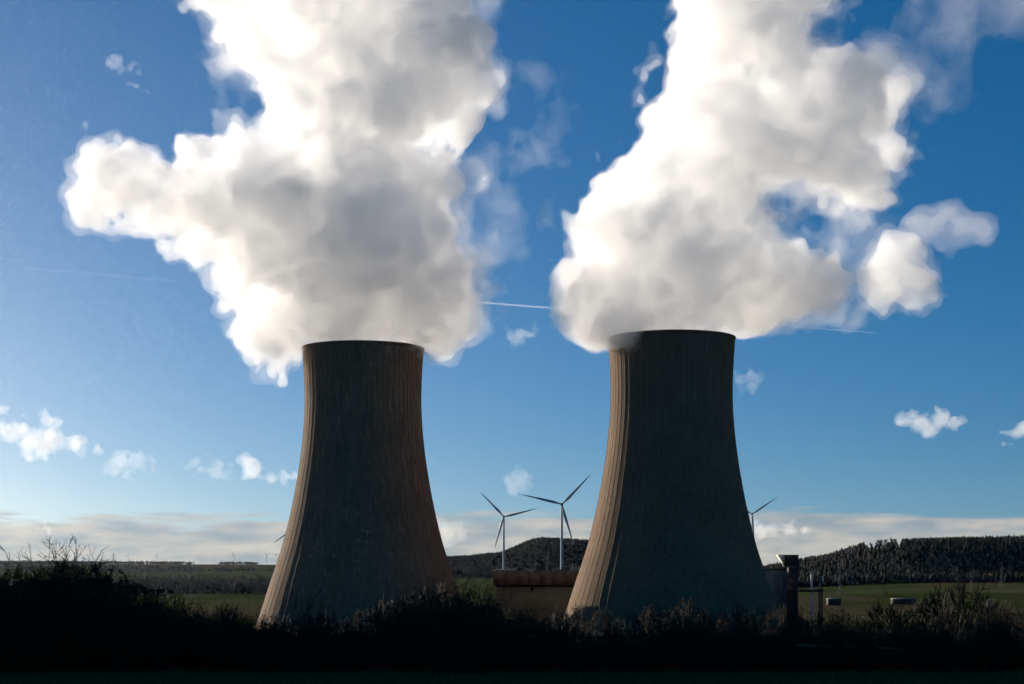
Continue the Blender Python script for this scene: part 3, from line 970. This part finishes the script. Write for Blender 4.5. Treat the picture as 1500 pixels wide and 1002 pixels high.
for lab, x, ytop, D, h in [('grey lattice pylon nearest the pale pipe frame, before the dark wood', 1230, 827, 2000, 27), ('pale sunlit lattice pylon at the foot of the wooded ridge', 1423, 832, 2080, 22),
                           ('dim lattice pylon near the end of the wooded ridge', 1467, 824, 2100, 25), ('thin dim lattice pylon above the scrub hump by the sunlit one', 1402, 826, 2110, 24),
                           ('dark lattice pylon before the wooded hill between the two turbines', 803, 811, 2100, 40),
                           ('dark lattice pylon with wide arms before the far pale slope', 277, 821, 2700, 32), ('slim lattice pylon on the far pale slope by the woodland belt', 254, 826, 3000, 26),
                           ('thin lattice pylon standing on the green far slope', 211, 824, 3100, 27), ('faint lattice mast on the crest beside a small turbine', 166, 809, 5200, 40)]:
    X, Y, Z = px(x, ytop, D)
    g = float(height(X, Y))
    s_ = (Z - g) / 31.0
    t = thing('pylon', lab, 'pylon', (X, Y, g), .5)
    t.scale = (max(.6, s_ * .85),) * 2 + (s_,)
    link('mast', PY[0], M['steel'], t)
    for a in PY[1]: link('crossarm', a, M['steel'], t)

# ------------------------------------------------------------------ buildings beside the towers
def X_(x, D): return (x - 750) / FPX * D
def Z_(y, D): return CAM_Z + (825 - y) / FPX * D
D = 905.0
t = thing('hall_building', 'flat-roofed hall with a rust-brown upper band over olive-brown walls', 'building', (0, D, PLAIN))
def part(name, mat, x0, x1, y0, y1, z0, z1, parent=None, org=(0, D, PLAIN)):
    mb = MB(); mb.box(x0 - org[0], x1 - org[0], y0 - org[1], y1 - org[1], z0 - org[2], z1 - org[2])
    return mb.build(name, mat, parent if parent else t)
zt, zf, zs_ = Z_(835, D), Z_(857, D), Z_(860, D)
part('wall', M['hallwall'], X_(726, D), 60, D + 1.0, D + 44, PLAIN - 4, zs_ - .01)
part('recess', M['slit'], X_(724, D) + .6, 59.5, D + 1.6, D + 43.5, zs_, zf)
fx0, fx1 = X_(722, D), 61.0
npan = 11
for i in range(npan):                                   # cladding panels of the upper band
    a = fx0 + (fx1 - fx0) * i / npan; b_ = fx0 + (fx1 - fx0) * (i + 1) / npan
    part('cladding_panel', M['fascia'], a + .03, b_ - .03, D, D + .35, zf + .01, zt)
part('upper_storey', M['fascia'], fx0 + .05, fx1 - .05, D + .3, D + 45, zf + .012, zt - .05)
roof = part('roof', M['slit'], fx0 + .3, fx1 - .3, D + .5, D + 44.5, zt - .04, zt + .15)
for x0, x1, h in ((757, 768, 1.3), (786, 800, 1.1), (804, 809, .9), (823, 836, 1.4), (848, 858, 1.5)):
    o = part('roof_vent', M['darksteel'], X_(x0, D), X_(x1, D), D + 8, D + 12, zt + .15, zt + .15 + h)
for x0, h, w_ in ((744, .9, .25), (784, .8, .2), (818, 1.0, .25), (839, 3.4, .35), (836.5, 1.7, .25), (843.5, 1.6, .3)):
    o = part('roof_pipe', M['pale'], X_(x0, D), X_(x0, D) + w_, D + 3, D + 3 + w_, zt + .15, zt + .15 + h)
part('floodlight', M['slit'], X_(778, D), X_(781.5, D), D + .2, D + 1.0, Z_(866, D), Z_(861, D))
D = 900.0
t = thing('metal_hall', 'plain blue-grey metal hall in shade behind the wide-lit tower', 'building', (140, D, PLAIN))
og = (140, D, PLAIN)
part('wall', M['bluegrey'], X_(1085, D), X_(1157.5, D), D + 3, D + 40, PLAIN - 4, Z_(835, D), org=og)
part('roof_edge', M['darksteel'], X_(1085, D) - .3, X_(1157.5, D) + .2, D + 2.7, D + 40.3, Z_(835, D) + .01, Z_(834, D) + .5, org=og)
for i in range(9):
    x0 = X_(1088 + i * 7.7, D)
    part('wall_seam', M['bluegrey'], x0, x0 + .25, D + 2.85, D + 3.02, PLAIN - 3, Z_(836, D), org=og)

D = 892.0
t = thing('stair_tower', 'dark narrow tower with an overhanging box head and pale slanted chute', 'tower', (X_(1162, D), D, PLAIN))
og = (X_(1162, D), D, PLAIN)
part('shaft', M['darksteel'], X_(1156, D), X_(1169, D), D, D + 7, PLAIN - 4, Z_(830, D), org=og)
part('head', M['darksteel'], X_(1149.3, D), X_(1169.6, D), D - .6, D + 7.6, Z_(830, D) + .01, Z_(812.5, D), org=og)
mb = MB()
pr_ = [(X_(1139.5, D), Z_(812.5, D)), (X_(1149.2, D), Z_(812.5, D)), (X_(1149.2, D), Z_(827, D)), (X_(1147, D), Z_(824, D))]
V = [(a - og[0], y - og[1], b_ - og[2]) for y in (D - .3, D + 6.5) for a, b_ in pr_]
mb.add(V, quads=[(0, 1, 2, 3), (7, 6, 5, 4)] + [(i, i + 4, (i + 1) % 4 + 4, (i + 1) % 4) for i in range(4)])
mb.build('chute', M['pale'], t)
part('lamp', M['pale'], X_(1154, D), X_(1157, D), D - 1.2, D - .61, Z_(831, D), Z_(829.8, D), org=og)
for i in range(7):
    part('landing', M['slit'], X_(1156, D) - .15, X_(1169, D) + .15, D - .25, D + 7.2, Z_(838 + i * 9, D), Z_(838 + i * 9, D) + .3, org=og)

D = 880.0
og = (X_(1190, D), D, PLAIN)
t = thing('pipe_frame', 'pale steel posts joined by a dark crossbeam next to the dark tower', 'frame', og)
part('post', M['pale'], X_(1187.6, D), X_(1190.6, D), D, D + 1.1, PLAIN - 4, Z_(839, D), org=og)
part('post_cap', M['pale'], X_(1185.5, D), X_(1193, D), D - .3, D + 1.4, Z_(839, D) + .01, Z_(837.5, D), org=og)
part('post', M['steel'], X_(1200, D), X_(1202.6, D), D + 1.4, D + 2.4, PLAIN - 4, Z_(843, D), org=og)
part('post', M['darksteel'], X_(1203, D), X_(1205, D), D, D + 1, PLAIN - 4, Z_(862, D), org=og)
part('crossbeam', M['darksteel'], X_(1170, D), X_(1206, D), D - .9, D - .02, Z_(867, D), Z_(863.5, D), org=og)

for lab, xa, xb, yt, D, hh, dp in [('long low pale-roofed shed across the fields from the ridge', 1309, 1342, 876.5, 1650, 4.5, 12), ('short low pale-roofed shed beside the pipe frame', 1214, 1232, 876.5, 1600, 4.2, 12),
                                   ('small white hut in front of the round scrub', 1448, 1454, 879, 1500, 5, 6)]:
    x0, x1 = X_(xa, D), X_(xb, D); zt = Z_(yt, D)
    g = float(height((x0 + x1) / 2, D))
    og = ((x0 + x1) / 2, D, g)
    t = thing('shed', lab, 'shed', og)
    part('wall', M['darksteel'], x0, x1, D, D + dp, g - 1, zt - .9, org=og)
    mb = MB()
    V = [(x - og[0], y - D, z - g) for x in (x0 - .5, x1 + .5) for y, z in ((D - .6, zt - .9), (D + dp / 2, zt + .2), (D + dp + .6, zt - .9))]
    mb.add(V, tris=[(0, 2, 1), (3, 4, 5)], quads=[(0, 1, 4, 3), (1, 2, 5, 4), (0, 3, 5, 2)])
    mb.build('roof', M['roof'], t)

# ------------------------------------------------------------------ trees along the foot of the slope
rt = random.Random(4)
def topy(x, pts):
    xs = [p[0] for p in pts]; ys = [p[1] for p in pts]
    return float(np.interp(x, xs, ys))
BANK = [(-80, 868), (200, 890), (330, 895), (380, 905), (430, 905), (520, 890), (600, 868), (650, 858), (700, 868), (760, 893), (850, 884), (870, 890), (950, 893), (1060, 880), (1130, 878), (1170, 898), (1260, 888), (1340, 878), (1375, 856), (1420, 852), (1450, 866), (1475, 880), (1600, 876)]
i = 0
x_ = -60
while x_ < 1580:
    D = rt.uniform(520, 690)
    X = X_(x_, D); g = float(height(X, D)) - .5
    h = Z_(topy(x_, BANK) + rt.uniform(-2, 14), D) - g
    add_tree(BT[i % 4], 'riverside_tree', 'bare twiggy tree in the belt below the meadow slope', (X, D, g), h * 1.02, rt.uniform(0, 6), 'bare trees at the foot of the slope')
    i += 1
    x_ += rt.uniform(9, 22)
D = 1900.0
X = X_(1296, D)
add_tree(BT[1], 'field_tree', 'small dark tree alone in the green field below the ridge', (X, D, float(height(X, D))), 10, 1.0)

# ------------------------------------------------------------------ foreground thicket
def make_shrub(seed, kind):
    """unit height about 1"""
    rng = np.random.default_rng(seed)
    st = MB(); tw = MB(); lf = MB()
    n = 34 if kind == 'upright' else 22
    for i in range(n):
        a = rng.uniform(0, 6.28); rad = rng.uniform(0, .16)
        p = np.array((rad * math.cos(a), rad * math.sin(a), -.05))
        lean = rng.uniform(.05, .3) if kind == 'upright' else rng.uniform(.25, .95)
        d = np.array((math.cos(a) * lean, math.sin(a) * lean, 1.0)); d /= np.linalg.norm(d)
        ln = rng.uniform(.55, 1.05) if kind == 'upright' else rng.uniform(.5, .95)
        r = rng.uniform(.0045, .008)
        ns = 6
        for s in range(ns):
            d = d + rng.normal(size=3) * .09 + (np.array((0, 0, .03)) if kind == 'upright' else np.array((math.cos(a) * .05, math.sin(a) * .05, -.09)))
            d /= np.linalg.norm(d)
            q = p + d * ln / ns
            st.tube(p, q, r, r * .82, 3); r *= .82; p = q
            for _ in range(4 if kind == 'upright' else 6):
                e = d * .7 + rng.normal(size=3) * .55; e /= np.linalg.norm(e)
                if kind == 'upright': e[2] = abs(e[2])
                l2 = rng.uniform(.05, .2)
                m_ = p + e * l2
                tw.tube(p, m_, .0026, .0016, 3)
                for _ in range(2):
                    e2 = e + rng.normal(size=3) * .6; e2 /= np.linalg.norm(e2)
                    b0 = p + e * l2 * rng.uniform(.3, 1)
                    tw.tube(b0, b0 + e2 * rng.uniform(.03, .1), .0018, .0012, 3)
                if rng.random() < (.16 if kind == 'upright' else .6):
                    s2 = rng.uniform(.008, .018)
                    c = m_; u = rng.normal(size=3) * s2; v = rng.normal(size=3) * s2
                    lf.add([c - u * .5, c + v * .6, c + u, c - v * .6], quads=[(0, 1, 2, 3)])
    return st.mesh('stems'), tw.mesh('twigs'), lf.mesh('dead_leaves')
SH = {'upright': [make_shrub(500 + i, 'upright') for i in range(4)], 'bramble': [make_shrub(600 + i, 'bramble') for i in range(4)]}
ENV = [(-200, 852), (0, 850), (40, 842), (70, 829), (130, 827), (175, 842), (210, 858), (260, 880), (330, 886), (370, 893), (400, 896), (440, 880), (480, 893), (540, 897), (590, 873), (650, 858), (700, 857), (730, 880), (800, 901), (860, 903), (930, 900), (1010, 896), (1130, 893), (1170, 898), (1280, 896), (1350, 890), (1400, 884), (1500, 888), (1700, 885)]
rs = random.Random(21)
LAB = {'upright': 'bare shrub of upright whippy stems in the dark foreground thicket', 'bramble': 'low arching bramble with withered leaves in the dark foreground thicket'}
nb = 0
for row, D0 in enumerate((46.5, 48.5, 51, 54, 57.5, 62, 67)):
    X = -.36 * D0 - 1
    while X < .36 * D0 + 1:
        D = D0 + rs.uniform(-1, 1)
        x_ = 750 + X / D * FPX
        kind = 'upright' if rs.random() < (.75 if x_ < 330 else .4) else 'bramble'
        ex = topy(x_, ENV)
        g = float(height(X, D)) - .05
        h = Z_(ex + rs.uniform(-4, 26) + (10 if row < 2 else 0), D) - g
        if kind == 'upright' and rs.random() < .12: h *= 1.12
        st, tw, lf = SH[kind][nb % 4]
        t = thing('shrub' if kind == 'upright' else 'bramble_bush', LAB[kind], 'shrub', (X, D, g), rs.uniform(0, 6.28), kind + ' plants of the foreground thicket')
        wd = rs.uniform(.85, 1.15) * (1.0 if kind == 'upright' else 1.15)
        t.scale = (max(h, 1.4) * wd, max(h, 1.4) * wd, max(h, 1.0) * 1.0)
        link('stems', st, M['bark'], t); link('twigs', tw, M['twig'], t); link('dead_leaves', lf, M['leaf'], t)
        nb += 1
        X += rs.uniform(.55, .95) * (1 + .12 * row)
# a few taller saplings whose tips stand against the sky
for i, (x_, yt) in enumerate([(48, 806), (66, 797), (98, 800), (104, 796), (128, 803), (86, 806), (22, 838), (452, 862), (430, 872)]):
    D = 50 + (i % 3) * 2.0
    X = X_(x_, D); g = float(height(X, D)) - .05
    rng = np.random.default_rng(900 + i)
    h = Z_(yt, D) - g
    st = MB(); tw = MB()
    p = np.array((0, 0, 0.)); d = np.array((rng.normal() * .1, rng.normal() * .1, 1.0)); r = .022
    for s in range(9):
        d = d + rng.normal(size=3) * .10 + np.array((0, 0, .05)); d /= np.linalg.norm(d)
        q = p + d * h / 9 * 1.03
        st.tube(p, q, r, r * .84, 4); r *= .84; p = q
        for _ in range(3 if s > 2 else 1):
            e = d + rng.normal(size=3) * .5; e /= np.linalg.norm(e); e[2] = abs(e[2])
            m_ = p + e * rng.uniform(.12, .5)
            tw.tube(p, m_, .009, .005, 3)
            for _ in range(3):
                e2 = e + rng.normal(size=3) * .5; e2 /= np.linalg.norm(e2)
                b0 = p + (m_ - p) * rng.uniform(.4, 1)
                tw.tube(b0, b0 + e2 * rng.uniform(.06, .2), .005, .003, 3)
    t = thing('sapling', 'thin bare sapling poking above the dark foreground thicket', 'sapling', (X, D, g), 0, 'saplings above the thicket')
    st.build('stem', M['bark'], t); tw.build('twigs', M['twig'], t)

# wooden rail along the thicket
D = 47.3
og = (X_(1255, D), D, float(height(X_(1255, D), D)))
t = thing('rail_fence', 'weathered wooden rail on posts along the foreground thicket', 'fence', og)
for xa, xb, ya, yb in ((1167, 1266, 945, 948.5), (1285, 1340, 949.2, 951)):
    mb = MB(); a = np.array((X_(xa, D), D, Z_(ya, D))) - og; b_ = np.array((X_(xb, D), D, Z_(yb, D))) - og
    mb.tube(a, b_, .028, .026, 8, True); mb.build('rail', M['wood'], t)
for x_ in (1262, 1338):
    zt = Z_(942 + (x_ - 1167) * .045, D) - og[2]
    g = float(height(X_(x_, D), D)) - og[2]
    mb = MB(); mb.tube((X_(x_, D) - og[0], .06, g - .2), (X_(x_, D) - og[0], .06, zt), .045, .04, 8, True)
    mb.build('post', M['wood'], t)

# meadow grass in the foreground
rgm = np.random.default_rng(31)
n = 52000
gx = rgm.uniform(-18, 20, n); gy = 36 + 13 * rgm.random(n)
keep = np.abs(gx) < .36 * gy + 1
gx, gy = gx[keep], gy[keep]; n = len(gx)
gz = height(gx, gy)
hh = rgm.uniform(.05, .17, n) * np.where(rgm.random(n) < .06, 1.8, 1)
a = rgm.uniform(0, 6.28, n); wv = .007
lx = rgm.normal(size=n) * .05; ly = rgm.normal(size=n) * .05
V = np.zeros((n, 3, 3))
V[:, 0] = np.stack([gx - np.cos(a) * wv, gy - np.sin(a) * wv, gz - .01], 1)
V[:, 1] = np.stack([gx + np.cos(a) * wv, gy + np.sin(a) * wv, gz - .01], 1)
V[:, 2] = np.stack([gx + lx, gy + ly, gz + hh], 1)
o = link('grass', fast_mesh('grass', V.reshape(-1, 3), [np.arange(3 * n).reshape(-1, 3)]), M['grass'])
tag(o, 'short green meadow grass in front of the thicket', 'grass', kind='stuff')

for o in bpy.data.objects:                     # fine twigs and leaves are past counting
    if o.parent and o.name.split('.')[0] in ('twigs', 'dead_leaves', 'crown'): o['kind'] = 'stuff'
# ------------------------------------------------------------------ haze over the plain
HAZE = 4.2e-6

_pl = []
for o in bpy.data.objects:
    if o.parent and o.parent.name.startswith('steam_plume'):
        _a = np.zeros(len(o.data.vertices) * 3, np.float32); o.data.vertices.foreach_get('co', _a); _pl.append(float(_a[2::3].max()))
top = max(_pl + [340.0])
if HAZE:
    mb = MB(); mb.box(-9100, 9100, -1600, 9600, -25, top + 6)
    o = mb.build('haze', mat_volume('thin_winter_haze', HAZE, .75, (.66, .80, 1.0)))
    tag(o, 'thin pale winter haze filling the valley air', 'haze', kind='stuff')
